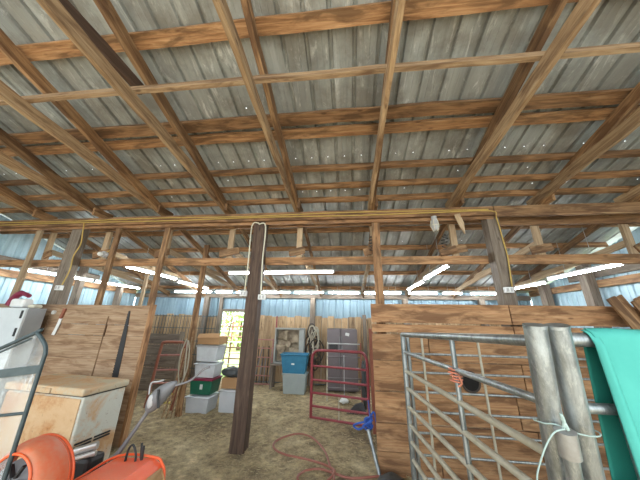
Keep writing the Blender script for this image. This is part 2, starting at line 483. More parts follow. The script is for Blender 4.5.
tw = ['far left, beyond the left support post', 'next to the left support post', 'above the left plank partition', 'second to the left of the dark centre post',
      'just right of the dark centre post', 'above the left end of the right partition', 'just left of the right support post', 'just right of the right support post', 'far right near the side wall']
for X_, w in zip(TX, tw):
    loc = (X_, 3.75, 3.42)
    t = empty('front_truss', loc, f'front roof truss before the header, {w}', 'roof truss', 'front roof trusses')
    zt = .175
    board('top_chord', (X_, -1.9, roofz(-1.9) - zt), (X_, 3.86, roofz(3.86) - zt), .13, .05, M['chord'], t, warp=.007)
    board('bottom_chord', (X_ - .042, -1.9, 3.98), (X_ - .047, 3.80, 3.385), .13, .045, M['chord2'], t, warp=.008)
    board('heel_block', (X_ + .04, 3.45, 3.36), (X_ + .04, 3.80, 3.36), .13, .04, M['chord'], t)
    # behind the header
    t = empty('rear_truss', (X_, 3.86, 2.6), f'rear roof truss behind the header, {w}', 'roof truss', 'rear roof trusses')
    board('top_chord', (X_ + .03, 3.87, roofz(3.87) - .16), (X_ + .03, 7.32, roofz(7.32) - .16), .10, .04, M['chord'], t)
    board('heel_post', (X_, 3.88, 2.60), (X_, 3.88, 3.36), .09, .05, M['tan'], t, up=(1, 0, 0))
    board('bottom_chord', (X_ - .02, 3.9, 2.78), (X_ - .02, 7.38, 2.395), .09, .04, M['tan'], t)
    board('gusset', (X_ + random.choice((-.16, .02)), 3.84, 2.66), (X_ + random.uniform(.08, .2), 3.84, 2.72), .12, .03, M['chord'], t)
    board('web_brace', (X_ + .03, 5.0, 2.68), (X_ + .03, 6.0, roofz(6.0) - .2), .07, .035, M['tan'], t)
o = board('brace_board', (XL + .05, 1.60, 3.735), (XR - .05, 1.66, 3.745), .10, .04, M['chord2'], up=(0, .35, 1), warp=.005); tag(o, 'pale thin brace board running across the tops of the front trusses', 'brace board')
o = board('brace_board', (-2.14, .5, 3.86), (-2.10, 1.72, 3.86), .12, .04, M['darkpost'], up=(0, 0, 1)); tag(o, 'short dark brown board lying lengthwise at upper left above the thin brace', 'brace board')

# header beams
hb = empty('header_beam', (-2.3, 3.66, 3.13), 'long upper header beam carried by the three posts, left and centre length', 'beam')
board('front_board', (XL + .05, 3.62, 3.225), (2.20, 3.62, 3.225), .14, .045, M['lumber'], hb, warp=.003)
board('rear_board', (XL + .05, 3.83, 3.20), (2.20, 3.83, 3.20), .16, .045, M['lumber'], hb, warp=.003)
board('lower_board', (XL + .05, 3.665, 3.13), (2.20, 3.665, 3.13), .045, .04, M['lumber'], hb, warp=.003)
hb = empty('header_beam', (3.5, 3.66, 3.1), 'upper header beam length from the right post to the right side wall', 'beam')
board('front_board', (2.21, 3.62, 3.215), (XR - .05, 3.62, 3.215), .17, .045, M['chord'], hb, warp=.003)
board('rear_board', (2.21, 3.83, 3.16), (XR - .05, 3.83, 3.16), .19, .045, M['lumber'], hb, warp=.003)
o = board('tie_beam', (XL + .05, 3.84, 2.525), (2.10, 3.84, 2.525), .125, .045, M['lumber'], warp=.004); tag(o, 'lower horizontal beam below the header, running left of the right post', 'beam')
o = board('tie_beam', (2.27, 3.84, 2.525), (XR - .05, 3.84, 2.525), .14, .045, M['lumber'], warp=.004); tag(o, 'lower horizontal beam below the header, right of the right post', 'beam')

# posts
o = board('support_post', (-1.43, 3.725, -.03), (-1.43, 3.725, 3.17), .19, .17, M['darkpost'], up=(1, 0, 0), warp=.006); tag(o, 'dark brown square centre post standing free on the dirt floor', 'post')
o = board('support_post', (-4.84, 3.735, -.03), (-4.86, 3.735, 3.17), .20, .14, M['grey'], up=(1, 0, 0), warp=.006); tag(o, 'rough grey-brown post rising behind the left plank partition', 'post')
o = board('support_post', (2.19, 3.725, -.03), (2.19, 3.725, 3.17), .17, .16, M['grey'], up=(1, 0, 0), warp=.006); tag(o, 'rough dark grey post rising behind the right plank partition', 'post')
for X_, mt, w, l in ((-5.66, 'tan', .10, 'pale upright stud on the left partition, left of the grey post'), (-4.03, 'chord', .09, 'upright stud on the left partition, first right of the grey post'),
                  (-3.09, 'chord', .09, 'upright stud above the right end of the left partition'), (.46, 'lumber', .12, 'orange-brown upright stud at the left end of the right partition')):
    o = board('wall_stud', (X_, 3.69, 0 if X_ < .4 else .0), (X_, 3.69, 3.12), w, .045, M[mt], up=(1, 0, 0), warp=.004); tag(o, l, 'stud')
o = board('wall_stud', (-2.95, 4.70, -.02), (-2.95, 4.70, roofz(4.7) - .14), .10, .045, M['chord'], up=(1, 0, 0)); tag(o, 'lone orange-brown stud standing left of the stacked storage bins', 'stud')
o = board('wall_stud', (-4.62, 5.2, 0), (-4.62, 5.2, 2.7), .07, .04, M['tan'], up=(1, 0, 0)); tag(o, 'thin pale stud standing behind the left partition', 'stud')
o = board('wood_shard', (1.66, 3.585, 3.17), (1.73, 3.585, 2.86), .08, .02, M['tan'], up=(1, 0, 0), tip=.15); tag(o, 'pointed wood shard hanging from the header beam left of the right post', 'wood scrap')
o = board('wood_block', (1.42, 3.79, 2.62), (1.66, 3.79, 2.70), .10, .05, M['lumber']); tag(o, 'stained wood block on the lower beam left of the right post', 'wood scrap')

# ------------------------------------------------------------------ partitions
pr = empty('plank_partition', (1.9, 3.47, 0), 'right partition wall of wide horizontal orange-brown planks behind the galvanised gate', 'partition')
rows = [(1.84, 1.605), (1.585, 1.49), (1.46, 1.16), (1.15, .82), (.81, .50), (.485, .22), (.21, -.03)]
seam = [2.03, 2.03, 1.0, 2.03, 1.9, 2.05, 1.0]
for (a, c_), s in zip(rows, seam):
    for x0, x1 in ((.31, s - .006), (s + .006, 3.75)):
        board('plank', (x0, 3.47, (a + c_) / 2), (x1, 3.47, (a + c_) / 2 + random.uniform(-.003, .003)), a - c_, .038, M['plank'], pr, warp=.003)
for X_ in (1.98, 3.6): board('batten', (X_, 3.51, 0), (X_, 3.51, 1.8), .09, .035, M['grey'], pr, up=(1, 0, 0))
# black disc paints the shade inside a round hole, rim stands proud
hl = empty('round_hole', (1.43, 3.44, .86), 'round hole with painted dark inside and worn rim in the right plank partition', 'hole')
ring = [(1.43 + .10 * math.cos(a * PI / 12), 3.440, .955 + .105 * math.sin(a * PI / 12)) for a in range(24)]
MB().tube(ring, .012, 8, True).build('rim', M['harness'], hl)
MB().prism([(1.43 + .10 * math.cos(a * PI / 12), 3.448, .955 + .105 * math.sin(a * PI / 12)) for a in range(24)], (0, -.004, 0)).build('hole_shade_disc', M['holeshade'], hl)

pl = empty('plank_partition', (-4, 3.62, 0), 'left partition wall of wide pale brown planks behind the rusty chest freezer', 'partition')
for a, c_ in [(1.78, 1.50), (1.49, 1.345), (1.335, 1.03), (1.02, .64), (.63, .30), (.29, -.03)]:
    board('plank', (-5.95, 3.60, (a + c_) / 2), (-3.0, 3.60, (a + c_) / 2), a - c_ + .006, .035, M['plank_pale'], pl, warp=.002).location.y += (.008 if round(a * 100) % 2 else -.006)
board('end_board', (-2.97, 3.60, -.03), (-2.97, 3.60, 1.80), .045, .08, M['plank'], pl, up=(1, 0, 0), warp=.002)
board('frame_strip', (-3.66, 3.577, .0), (-3.66, 3.577, 1.62), .02, .012, M['chord'], pl, up=(1, 0, 0))
board('frame_strip', (-4.72, 3.577, 1.03), (-4.72, 3.577, 1.62), .02, .012, M['chord'], pl, up=(1, 0, 0))
# low partition behind, horizontal boards
pb = empty('plank_partition', (-4.4, 6.0, 0), 'low weathered board partition behind the brown gate section', 'partition')
for k in range(5): board('plank', (-5.9, 6.0, .13 + k * .25), (-4.02, 6.0, .13 + k * .25), .235, .03, M['grey'], pb)
board('end_board', (-4.0, 5.96, 0), (-4.0, 5.96, 1.3), .09, .04, M['grey'], pb, up=(1, 0, 0))

# leaning planks at upper right
for k, (x0, z0, x1, z1, y_, l) in enumerate(((3.10, 1.93, 3.52, 1.18, 3.30, 'leftmost and longest of the planks leaning at the right edge'), (3.21, 1.95, 3.60, 1.3, 3.34, 'second plank from the left leaning at the right edge'),
                                   (3.31, 1.90, 3.70, 1.2, 3.27, 'third plank from the left leaning at the right edge'), (3.42, 1.94, 3.8, 1.25, 3.34, 'rightmost plank leaning at the right edge'))):
    o = board('loose_plank', (x0, y_ + .02, z0), (x1 + .45, y_ - .02, z1 - 1.15), .10, .025, M['card'] if k == 9 else M['chord'], up=(1, 0, .6)); tag(o, l, 'plank')

# ------------------------------------------------------------------ lights
def fluoro(x0, y0, x1, y1, z, label, group=None):
    a = Vector((x0, y0, z)); b2 = Vector((x1, y1, z)); d = (b2 - a).normalized(); mid = (a + b2) / 2
    t = empty('fluorescent_light', tuple(mid), label, 'light', group)
    L = (b2 - a).length; rot = Matrix((d, Vector((0, 0, 1)).cross(d), Vector((0, 0, 1)))).transposed()
    MB().box(mid + Vector((0, 0, .035)), (L, .055, .03), rot).build('housing', M['white'], t, .004)
    tubeob('lamp_tube', [a + d * .03, b2 - d * .03], .021, M['tube'], t, 10)
    for e_ in (a + d * .012, b2 - d * .012): MB().box(e_ + Vector((0, 0, .01)), (.024, .05, .06), rot).build('end_cap', M['greylight'], t)
    for f in (.3, .7):
        p = a + (b2 - a) * f; top = roofz(p.y) - .02
        MB().tube([p + Vector((0, 0, .05)), (p.x, p.y, top)], .004, 6).build('hanger', M['greylight'], t)
fluoro(-6.25, 4.0, -6.28, 5.45, 2.46, 'lit fluorescent tube high along the left side wall, end nearest the camera')
fluoro(-6.29, 5.5, -6.32, 6.95, 2.46, 'lit fluorescent tube high along the left side wall, end nearest the back')
fluoro(-4.0, 3.95, -4.02, 5.4, 2.49, 'lit fluorescent tube running lengthwise above the left partition, nearer one')
fluoro(-4.03, 5.45, -4.05, 6.85, 2.45, 'lit fluorescent tube running lengthwise above the left partition, farther one')
fluoro(-2.40, 4.72, -.24, 4.62, 2.50, 'lit fluorescent tube hanging crosswise just behind the dark centre post')
fluoro(1.60, 3.98, 1.60, 5.3, 2.48, 'lit fluorescent tube running lengthwise left of the right post, nearer one')
fluoro(1.60, 5.35, 1.60, 6.8, 2.44, 'lit fluorescent tube running lengthwise left of the right post, farther one')
fluoro(4.03, 3.95, 4.03, 5.4, 2.49, 'lit fluorescent tube along the right side wall, nearer one')
fluoro(4.03, 5.45, 4.03, 6.88, 2.44, 'lit fluorescent tube along the right side wall, farther one')
segs = [(-5.15, -3.95), (-3.86, -3.32), (-3.22, -2.90), (-2.62, -1.60), (-1.50, -.64), (-.54, .34), (.44, .90), (.98, 1.46), (1.62, 2.40), (2.50, 3.02), (3.2, 3.9)]
sw = ['far left', 'second from the left', 'short one, third from the left', 'fourth from the left', 'fifth from the left', 'sixth from the left', 'seventh from the left', 'eighth from the left', 'ninth from the left', 'tenth from the left', 'far right']
for (a, c_), w in zip(segs, sw): fluoro(a, 6.95, c_, 6.95, 2.37, f'lit tube in the crosswise row before the back wall, {w}', 'tubes in the row before the back wall')

# sockets, cords and boxes
o = tubeob('yellow_cord', smoothpath([(XL + .1, 3.585, 3.25), (-5, 3.583, 3.235), (-3.3, 3.584, 3.25), (-1.7, 3.585, 3.235), (0, 3.584, 3.255), (1.3, 3.585, 3.245), (2.12, 3.585, 3.24)], 6), .009, M['yellow'], n=6); tag(o, 'upper yellow cord strung along the face of the header beam', 'cord')
o = tubeob('yellow_cord', smoothpath([(XL + .1, 3.575, 3.19), (-4.9, 3.583, 3.205), (-3, 3.584, 3.195), (-1.5, 3.583, 3.21), (.2, 3.584, 3.20), (1.5, 3.585, 3.215), (2.16, 3.60, 3.22), (2.22, 3.61, 3.1), (2.25, 3.625, 2.8), (2.26, 3.625, 2.5), (2.23, 3.625, 2.1)], 6), .010, M['yellow'], n=6); tag(o, 'yellow cord along the header that runs down the right post', 'cord')
o = tubeob('yellow_cord', smoothpath([(-4.66, 3.583, 3.2), (-4.64, 3.6, 3.0), (-4.63, 3.62, 2.8), (-4.69, 3.62, 2.6), (-4.67, 3.62, 2.35), (-4.72, 3.62, 2.1)], 6), .010, M['yellow'], n=6); tag(o, 'yellow cord hanging down the left grey post', 'cord')
o = tubeob('yellow_cord', smoothpath([(-4.2, 3.79, 3.15), (-4.1, 3.79, 3.0), (-4.13, 3.79, 2.82), (-4.28, 3.78, 2.68)], 6), .009, M['yellow'], n=6); tag(o, 'short yellow cord looping to the bare bulb socket at left', 'cord')
def box_outlet(c, label):
    t = empty('outlet_box', c, label, 'outlet box')
    hs_ = MB().box(c, (.11, .05, .075)).build('housing', M['white'], t, .006)
    q = MB()
    for dx in (-.025, .025): q.box((c[0] + dx, c[1] - .027, c[2]), (.03, .006, .045))
    q.build('socket', M['greylight'], hs_)
box_outlet((-4.74, 3.61, 2.05), 'white outlet box at the end of the yellow cord on the left post')
box_outlet((2.17, 3.61, 2.05), 'white outlet box at the end of the yellow cord on the right post')
box_outlet((-1.56, 3.63, 1.98), 'white outlet box on the left side of the dark centre post')
box_outlet((-1.27, 3.63, 1.93), 'white outlet box on the right side of the dark centre post')
o = tubeob('conduit', smoothpath([(-1.43, 3.61, 3.12), (-1.545, 3.62, 3.08), (-1.545, 3.63, 2.5), (-1.55, 3.63, 2.0)], 5), .011, M['cream'], n=6); tag(o, 'cream cable running down the left edge of the dark centre post', 'cable')
o = tubeob('conduit', smoothpath([(-1.43, 3.61, 3.10), (-1.315, 3.62, 3.07), (-1.315, 3.63, 2.5), (-1.29, 3.63, 1.95)], 5), .011, M['cream'], n=6); tag(o, 'cream cable running down the right edge of the dark centre post', 'cable')
# caged lamp under header
t = empty('caged_lamp', (1.33, 3.60, 2.9), 'small caged jar lamp hanging under the header beam left of the right post', 'lamp')
MB().tube([(1.33, 3.60, 3.15), (1.33, 3.60, 3.07)], .04, 12).build('lamp_base', M['greylight'], t)
MB().tube([(1.33, 3.60, 3.08), (1.33, 3.60, 3.05), (1.33, 3.60, 2.97), (1.33, 3.60, 2.93)], [.045, .058, .055, .03], 14).build('glass_jar', M['greylight'], t)
q = MB()
for k in range(6):
    a = k * PI / 3; q.tube([(1.33 + .05 * math.cos(a), 3.60 + .05 * math.sin(a), 3.09), (1.33 + .066 * math.cos(a), 3.60 + .066 * math.sin(a), 3.0), (1.33 + .03 * math.cos(a), 3.60 + .03 * math.sin(a), 2.91)], .005, 5)
q.tube([(1.33 + .066 * math.cos(a * .4), 3.6 + .066 * math.sin(a * .4), 3.0) for a in range(16)], .005, 5, True)
q.build('wire_cage', M['cream'], t)
t = empty('bulb_socket', (-4.26, 3.76, 2.62), 'round white bulb socket on the lower beam beside the left post', 'lamp')
MB().tube([(-4.28, 3.80, 2.66), (-4.28, 3.74, 2.66)], .055, 14).build('socket_base', M['greylight'], t)
MB().blob((-4.28, 3.70, 2.65), (.04, .045, .04), 2, 0).build('bulb', M['white'], t)
for c, l in (((.42, 3.80, 2.80), 'dark wire tangle hanging behind the orange-brown stud'), ((1.5, 3.80, 2.78), 'dark wire tangle over the lower beam left of the right post')):
    pts = [(c[0] + .05 * math.sin(k * 1.9) + random.uniform(-.02, .02), c[1] - .02 + random.uniform(-.02, .0), c[2] + .14 - k * .016) for k in range(18)]
    o = tubeob('wire_tangle', smoothpath(pts, 4), .006, M['black'], n=5); tag(o, l, 'wire')

# ------------------------------------------------------------------ left side things
# tall white cabinet
t = empty('metal_cabinet', (-5.2, 3.45, 0), 'tall pale grey metal cabinet at the left edge, its grey side facing right', 'cabinet')
MB().box((-5.10, 3.345, .86), (.96, .23, 1.70)).build('body', M['cabgrey'], t, .008)
dr = MB().box((-5.10, 3.215, .86), (.96, .03, 1.70)).build('door', M['offwhite'], t, .006)
q = MB()
for z in (1.62, 1.38, .5): q.box((-4.66, 3.197, z), (.03, .010, .11))
q.build('hinge', M['black'], dr)
MB().tube([(-5.02, 3.20, 1.56), (-5.02, 3.17, 1.56)], .018, 10).build('knob', M['black'], dr)
# jug
t = empty('jug', (-5.0, 3.3, 1.715), 'white jug with a maroon handled top on the pale grey cabinet', 'jug')
MB().box((-4.92, 3.33, 1.78), (.24, .14, .13)).build('body', M['white'], t, .03)
MB().tube(smoothpath([(-5.14, 3.33, 1.75), (-5.10, 3.33, 1.85), (-5.01, 3.33, 1.925), (-4.90, 3.33, 1.915)], 5), [.045] * 12 + [.03] * 4, 10).build('handle', M['maroon'], t)
MB().tube([(-4.92, 3.33, 1.915), (-4.84, 3.33, 1.89)], .03, 10).build('spout', M['maroon'], t)
q = MB().box((-4.71, 3.36, 1.737), (.12, .12, .05)).build('folded_rag', M['cream'], None, .02); tag(q, 'small folded cream rag on the pale grey cabinet beside the jug', 'rag')
# paint brush tool and saw bar on planks
t = empty('hanging_scraper', (-4.40, 3.59, 1.35), 'white-bladed scraper hanging by its brown handle on the left planks', 'tool')
board('blade', (-4.50, 3.565, 1.33), (-4.46, 3.565, 1.58), .05, .008, M['white'], t, up=(1, 0, 0))
board('handle', (-4.46, 3.56, 1.57), (-4.44, 3.56, 1.72), .04, .025, M['brownpaint'], t, up=(1, 0, 0))
o = MB().tube([(-4.62, 3.582, 1.66), (-4.62, 3.55, 1.66)], .03, 12).build('wooden_peg', M['white']); tag(o, 'small round pale peg on the left planks beside the cabinet', 'peg')
t = empty('saw_bar', (-3.3, 3.59, .8), 'long thin black toothed saw blade hanging on the left planks', 'saw')
bl_ = MB().prism([(-3.335, 3.575, .80), (-3.245, 3.575, .80), (-3.265, 3.575, 1.25), (-3.31, 3.575, 1.70), (-3.335, 3.575, 1.70), (-3.345, 3.575, 1.3)], (0, -.008, 0)).build('blade', M['black'], t)
q = MB()
for k in range(24):
    z = .84 + k * .035; q.box((-3.335, 3.571, z), (.02, .007, .018), Matrix.Rotation(.6, 3, 'Y'))
q.build('tooth', M['harness'], bl_)
# chest freezer
fr = empty('chest_freezer', (-3.4, 3.0, 0), 'rusty white chest freezer in front of the left partition', 'freezer')
ang = R(-6)
RZ = Matrix.Rotation(ang, 3, 'Z'); piv = Vector((-2.80, 2.70, 0))
def FP(x, y, z): return piv + RZ @ Vector((x, y, z))
q = MB(); q.box(FP(-.57, .255, .40), (1.13, .48, .78), RZ); ob = q.build('body', M['enamel'], fr, .02)
q = MB(); q.box(FP(-.57, .0085, .40), (1.09, .012, .74), RZ); q.build('front_panel', M['rustenamel'], fr, .004)
q = MB(); q.box(FP(-.57, .245, .835), (1.17, .53, .075), RZ); q.build('lid', M['lid'], fr, .018); ld = COL.objects[-1]
q = MB(); q.box(FP(-.57, .25, .794), (1.14, .49, .010), RZ); q.build('gasket', M['black'], fr)
q = MB()
for a0, a1 in ((.05, .21), (.24, .41)):
    for dz in (0, .028): q.box(FP(.002, (a0 + a1) / 2, .33 + dz), (.012, a1 - a0, .014), RZ)
q.build('vent_slot', M['black'], fr)
q = MB(); q.box(FP(-.5, -.025, .83), (.14, .03, .05), RZ); q.build('handle', M['lid'], ld, .01)
q = MB()
for x_ in (-1.08, -.06):
    for y_ in (.07, .44): q.tube([FP(x_, y_, -.02), FP(x_, y_, .03)], .025, 8)
q.build('foot', M['black'], fr)

# ------------------------------------------------------------------ snow blower
sb = empty('snow_blower', (-1.85, 1.8, 0), 'orange snow blower with a curved chute, at the bottom left', 'machine')
# chute: a tapering orange drum with a flanged far rim
NC, FC = Vector((-1.985, 1.60, .675)), Vector((-2.085, 1.86, .565))
def cone(r0, r1, a0, a1, c0=NC, c1=FC, n=40, m=5):
    def fn(u, v):
        a = a0 + (a1 - a0) * u; r = r0 + (r1 - r0) * (math.sin(v * PI / 2) ** .8); c = c0.lerp(c1, v)
        return c + Vector((r * math.cos(a), 0, r * math.sin(a)))
    return MB().grid(fn, n, m)
cone(.135, .238, R(-60), R(215)).build('chute', M['orange2'], sb, 0, .006)
for c_, r_, th_, nm, mt_ in ((FC, .244, .009, 'outer_rim', 'orange'), (NC, .136, .008, 'inner_rim', 'orange'), (NC.lerp(FC, .86), .236, .005, 'bead', 'orange')):
    MB().tube([c_ + Vector((r_ * math.cos(R(-60 + 275 * k / 40)), 0, r_ * math.sin(R(-60 + 275 * k / 40)))) for k in range(41)], th_, 8).build(nm, M[mt_], sb)
q = MB(); q.tube([NC + Vector((-.01, .04, -.01)), NC.lerp(FC, .8)], .105, 24); q.build('rotor', M['greyplastic'], sb)
q = MB()
for k in range(6):
    a = k * PI / 3; q.box(NC + Vector((.055 * math.cos(a) - .01, .03, .055 * math.sin(a) - .01)), (.07, .02, .012), Matrix.Rotation(-a, 3, 'Y'))
q.build('rotor_rib', M['black'], sb)
MB().tube([(-2.06, 1.92, .1), (-2.07, 1.88, .42)], .12, 16).build('chute_neck', M['orange2'], sb)
H = [(-2.20, .20), (-2.12, .39), (-1.83, .55), (-1.52, .565), (-1.45, .53), (-1.42, .46), (-1.40, .06), (-2.15, .06)]
ah = MB().prism([(x, 1.80, z) for x, z in H], (0, .42, 0)).build('auger_housing', M['orange'], sb, .02)
MB().prism([(-1.44, 1.83, .52), (-1.40, 1.83, .46), (-1.385, 1.83, .1), (-1.385, 2.18, .1), (-1.40, 2.18, .46), (-1.44, 2.18, .52)], (.012, 0, 0)).build('side_plate', M['card'], sb, .003)
MB().box((-1.96, 2.0, .495), (.20, .035, .008), Matrix.Rotation(-R(29), 3, 'Y')).build('decal_strip', M['orange2'], ah)
for y_ in (1.80, 2.20):
    MB().tube(smoothpath([(-2.14, y_, .385), (-1.83, y_, .56), (-1.52, y_, .573), (-1.445, y_, .535), (-1.41, y_, .46), (-1.39, y_, .2)], 5), .009, 8).build('housing_rim', M['orange'], ah)
q = MB(); q.box((-2.22, 2.30, .40), (.26, .16, .22)); q.box((-2.08, 2.31, .36), (.12, .12, .16)); q.build('engine', M['black'], sb, .03)
q = MB(); q.tube([(-2.26, 2.24, .545), (-2.12, 2.30, .575)], .028, 12); q.tube([(-2.24, 2.22, .50), (-2.10, 2.28, .53)], .022, 12); q.build('muffler', M['silver'], sb)
q = MB(); q.tube(smoothpath([(-1.72, 2.15, .54), (-1.71, 2.15, .63), (-1.68, 2.15, .66), (-1.64, 2.15, .60), (-1.635, 2.15, .545)], 5), .008, 6); q.tube([(-1.60, 2.17, .55), (-1.605, 2.17, .65)], .010, 6); q.tube([(-1.62, 2.19, .55), (-1.64, 2.19, .66)], .008, 6); q.build('lever', M['black'], sb)
for w_ in (1.86, 2.2):
    q = MB(); q.tube([(-2.5, w_, .2), (-2.5, w_ + .12, .2)], .2, 22); q.build('wheel', M['black'], sb)
MB().box((-2.32, 2.05, .22), (.30, .3, .2)).build('frame', M['black'], sb, .01)

# cab: framed clear vinyl
cb = empty('snow_cab', (-2.4, 1.6, 0), 'clear vinyl weather cab with a dark tube frame at the left edge', 'cab')
A = Vector((-2.15, 1.60, 1.49)); B = Vector((-2.03, 1.60, 1.36)); Cc = Vector((-2.02, 1.60, .69)); D0 = Vector((-2.62, 1.45, 1.20)); E0 = Vector((-2.62, 1.45, .5))
edge = smoothpath([D0, A + Vector((-.02, 0, -.005)), A, B + Vector((-.03, 0, .06)), B, B + Vector((0, 0, -.08)), Cc, Cc + Vector((0, 0, -.35))], 5)
tubeob('frame', edge, .012, M['darkgrey'], cb, 8)
tubeob('frame', [p + Vector((.0, -.02, -.035)) for p in smoothpath([D0, A], 4)], .007, M['darkgrey'], cb, 8)
tubeob('frame_bar', [(-2.62, 1.46, .86), (-2.25, 1.55, 1.0), (-2.025, 1.60, 1.02)], .009, M['darkgrey'], cb, 8)
MB().prism([(-2.64, 1.50, 1.215), (-2.02, 1.598, 1.295), (-2.02, 1.598, 1.245), (-2.64, 1.50, 1.16)], (0, -.006, 0)).build('seam_band', M['darkgrey'], cb)
q = MB()
poly = [A, B, (-2.03, 1.6, 1.28), (-2.02, 1.6, .69), (-2.02, 1.6, .4), (-2.62, 1.5, .4), (-2.62, 1.47, 1.2)]
q.prism([Vector(p) + Vector((0, .008, 0)) for p in poly], (0, .004, 0)); q.build('clear_panel', M['vinyl'], cb)
tubeob('frame', [(-2.02, 1.6, .36), (-2.02, 1.72, .15), (-2.1, 1.9, .15)], .012, M['darkgrey'], cb, 8)
tubeob('stand_foot', [(-2.62, 1.47, 1.2), (-2.62, 1.47, .0)], .012, M['darkgrey'], cb, 8)

# grey long-handled trimmer
tr = empty('string_trimmer', (-1.7, 2.26, .5), 'long grey-shafted trimmer with a teardrop head leaning on the snow blower', 'trimmer')
tubeob('shaft', smoothpath([(-1.93, 2.26, .50), (-1.89, 2.26, .54), (-1.80, 2.27, .69), (-1.71, 2.28, .85)], 4), [.030, .028, .026, .024, .020, .018, .017, .016, .015, .015, .015, .015, .015], M['greyplastic'], tr)
hd = [Vector((-1.715, 2.28, .835)).lerp(Vector((-1.50, 2.28, 1.075)), k / 16) + Vector((-.022, 0, .012)) * math.sin(PI * k / 16) for k in range(17)]
rs = [.014 + .058 * (math.sin(PI * min(1, k / 16 * 1.02)) ** .75) * (1.08 - .35 * k / 16) for k in range(17)]
mh = MB().tube(hd, rs, 16).build('motor_housing', M['greyplastic'], tr)
MB().blob((-1.665, 2.222, .935), (.028, .014, .055), 2, 0).build('light_inset', M['greylight'], mh)
tubeob('trigger', [(-1.60, 2.205, 1.03), (-1.59, 2.20, .98), (-1.565, 2.20, .90)], .010, M['black'], mh, 8)
tubeob('guard', smoothpath([(-1.735, 2.28, .97), (-1.735, 2.28, 1.055), (-1.68, 2.28, 1.07), (-1.62, 2.28, 1.085)], 4), .007, M['greylight'], tr, 6)
tubeob('rod', smoothpath([(-1.52, 2.28, 1.045), (-1.44, 2.28, 1.065), (-1.36, 2.28, 1.10), (-1.27, 2.28, 1.18), (-1.22, 2.30, 1.20)], 5), .009, M['greyplastic'], tr, 8)

# ------------------------------------------------------------------ back left cluster
def gate_rect(t, P, rails, mat, r=.018, stiles=((0, 1),), corner=.0, verticals=(), rr=None, top=None):
    pass
bg = empty('brown_gate', (-3.5, 4.95, 0), 'narrow rusty brown gate section leaning behind the left partition', 'gate')
fl = lambda s, z: Vector((-3.77 + .48 * s, 4.92 + .10 * (z), z))
MB().tube(smoothpath([fl(.0, 0.02), fl(0, .6), fl(0, 1.07), fl(.08, 1.14), fl(.5, 1.15), fl(.92, 1.15)], 4), .028, 8).build('frame', M['brownpaint'], bg)
MB().box((-3.27, 5.0, .58), (.06, .05, 1.17), Matrix.Rotation(-.08, 3, 'X')).build('stile', M['brownpaint'], bg)
for z in (.90, .64, .42, .24, .10): tubeob('rail', [fl(0, z), fl(1, z + .02)], .019, M['pinkpaint'] if z > .3 else M['yellowpaint'], bg, 8)
# bundle of hoses / sticks by stud
for k, (dx, l) in enumerate(((-.04, 'leftmost thin stick propped against the lone stud'), (.04, 'second thin stick propped against the lone stud'), (.12, 'third thin stick propped against the lone stud'))):
    o = tubeob('wood_stick', [(-3.14 + dx, 4.60, -.01), (-3.03 + dx * .7, 4.64, .62), (-2.99 + dx * .7, 4.655, 1.08 + .1 * k)], .013, M['backboard'], n=7); tag(o, l, 'stick')
o = tubeob('rope_hank', smoothpath([(-3.0, 4.64, 1.25), (-3.05, 4.62, 1.0), (-3.03, 4.61, .7), (-2.95, 4.60, .5), (-2.88, 4.61, .75), (-2.90, 4.62, 1.05), (-2.98, 4.65, 1.22), (-2.93, 4.60, .95), (-2.90, 4.59, .62)], 6), .012, M['galvdirty'], n=6); tag(o, 'hank of old pale rope hanging on the lone stud', 'rope')

def bin_(name, x0, x1, y0, y1, z0, z1, mat, label, lid=None, cat='storage bin', taper=.88, openb=False):
    cx, cy = (x0 + x1) / 2, (y0 + y1) / 2
    t = empty(name, (cx, cy, z0), label, cat)
    hz = z1 - z0
    q = MB(); w = (x1 - x0); d = (y1 - y0)
    q.box((cx, cy, z0 + hz / 2), (w * .96, d * .96, hz), None, taper)
    ob = q.build('body', mat, t, .012)
    if openb:
        # hollow: cut by inner dark lining
        bpy.data.objects.remove(ob); q = MB()
        def ringpts(k, z): return [Vector((cx + sx * w / 2 * k, cy + sy * d / 2 * k, z)) for sx, sy in ((-1, -1), (1, -1), (1, 1), (-1, 1))]
        R0 = [q.bm.verts.new(p) for p in ringpts(taper * .96, z0)]; R1 = [q.bm.verts.new(p) for p in ringpts(.96, z1)]
        R2 = [q.bm.verts.new(p) for p in ringpts(.91, z1)]; R3 = [q.bm.verts.new(p) for p in ringpts(taper * .9, z0 + .02)]
        for a, b_ in ((R0, R1), (R1, R2), (R2, R3)):
            for i in range(4): q.bm.faces.new([a[i], a[(i + 1) % 4], b_[(i + 1) % 4], b_[i]])
        q.bm.faces.new(R0); q.bm.faces.new(R3); q.build('body', mat, t)
        rim = [(cx - w / 2, cy - d / 2, z1 - .015), (cx + w / 2, cy - d / 2, z1 - .015), (cx + w / 2, cy + d / 2, z1 - .015), (cx - w / 2, cy + d / 2, z1 - .015)]
        q = MB(); q.tube(rim, .018, 8, True); q.build('rim', mat, t)
    elif lid:
        q = MB(); q.box((cx, cy, z1 + .012), (w * 1.02, d * 1.02, .035)); q.build('lid', lid, t, .01)
    else:
        q = MB(); rim = [(cx - w / 2, cy - d / 2, z1 - .012), (cx + w / 2, cy - d / 2, z1 - .012), (cx + w / 2, cy + d / 2, z1 - .012), (cx - w / 2, cy + d / 2, z1 - .012)]
        q.tube(rim, .012, 6, True); q.build('rim', mat, t)
    return t
t = bin_('storage_bin', -2.96, -2.50, 4.82, 5.24, .0, .265, M['clearbin'], 'cloudy clear storage bin on the floor under the green bin')
MB().box((-2.71, 4.857, .16), (.08, .006, .07)).build('sticker', M['paper'], t)
bin_('storage_bin', -2.39, -2.05, 4.95, 5.42, .0, .36, M['clearbin'], 'cloudy clear storage bin on the floor right of the stack', taper=.92)
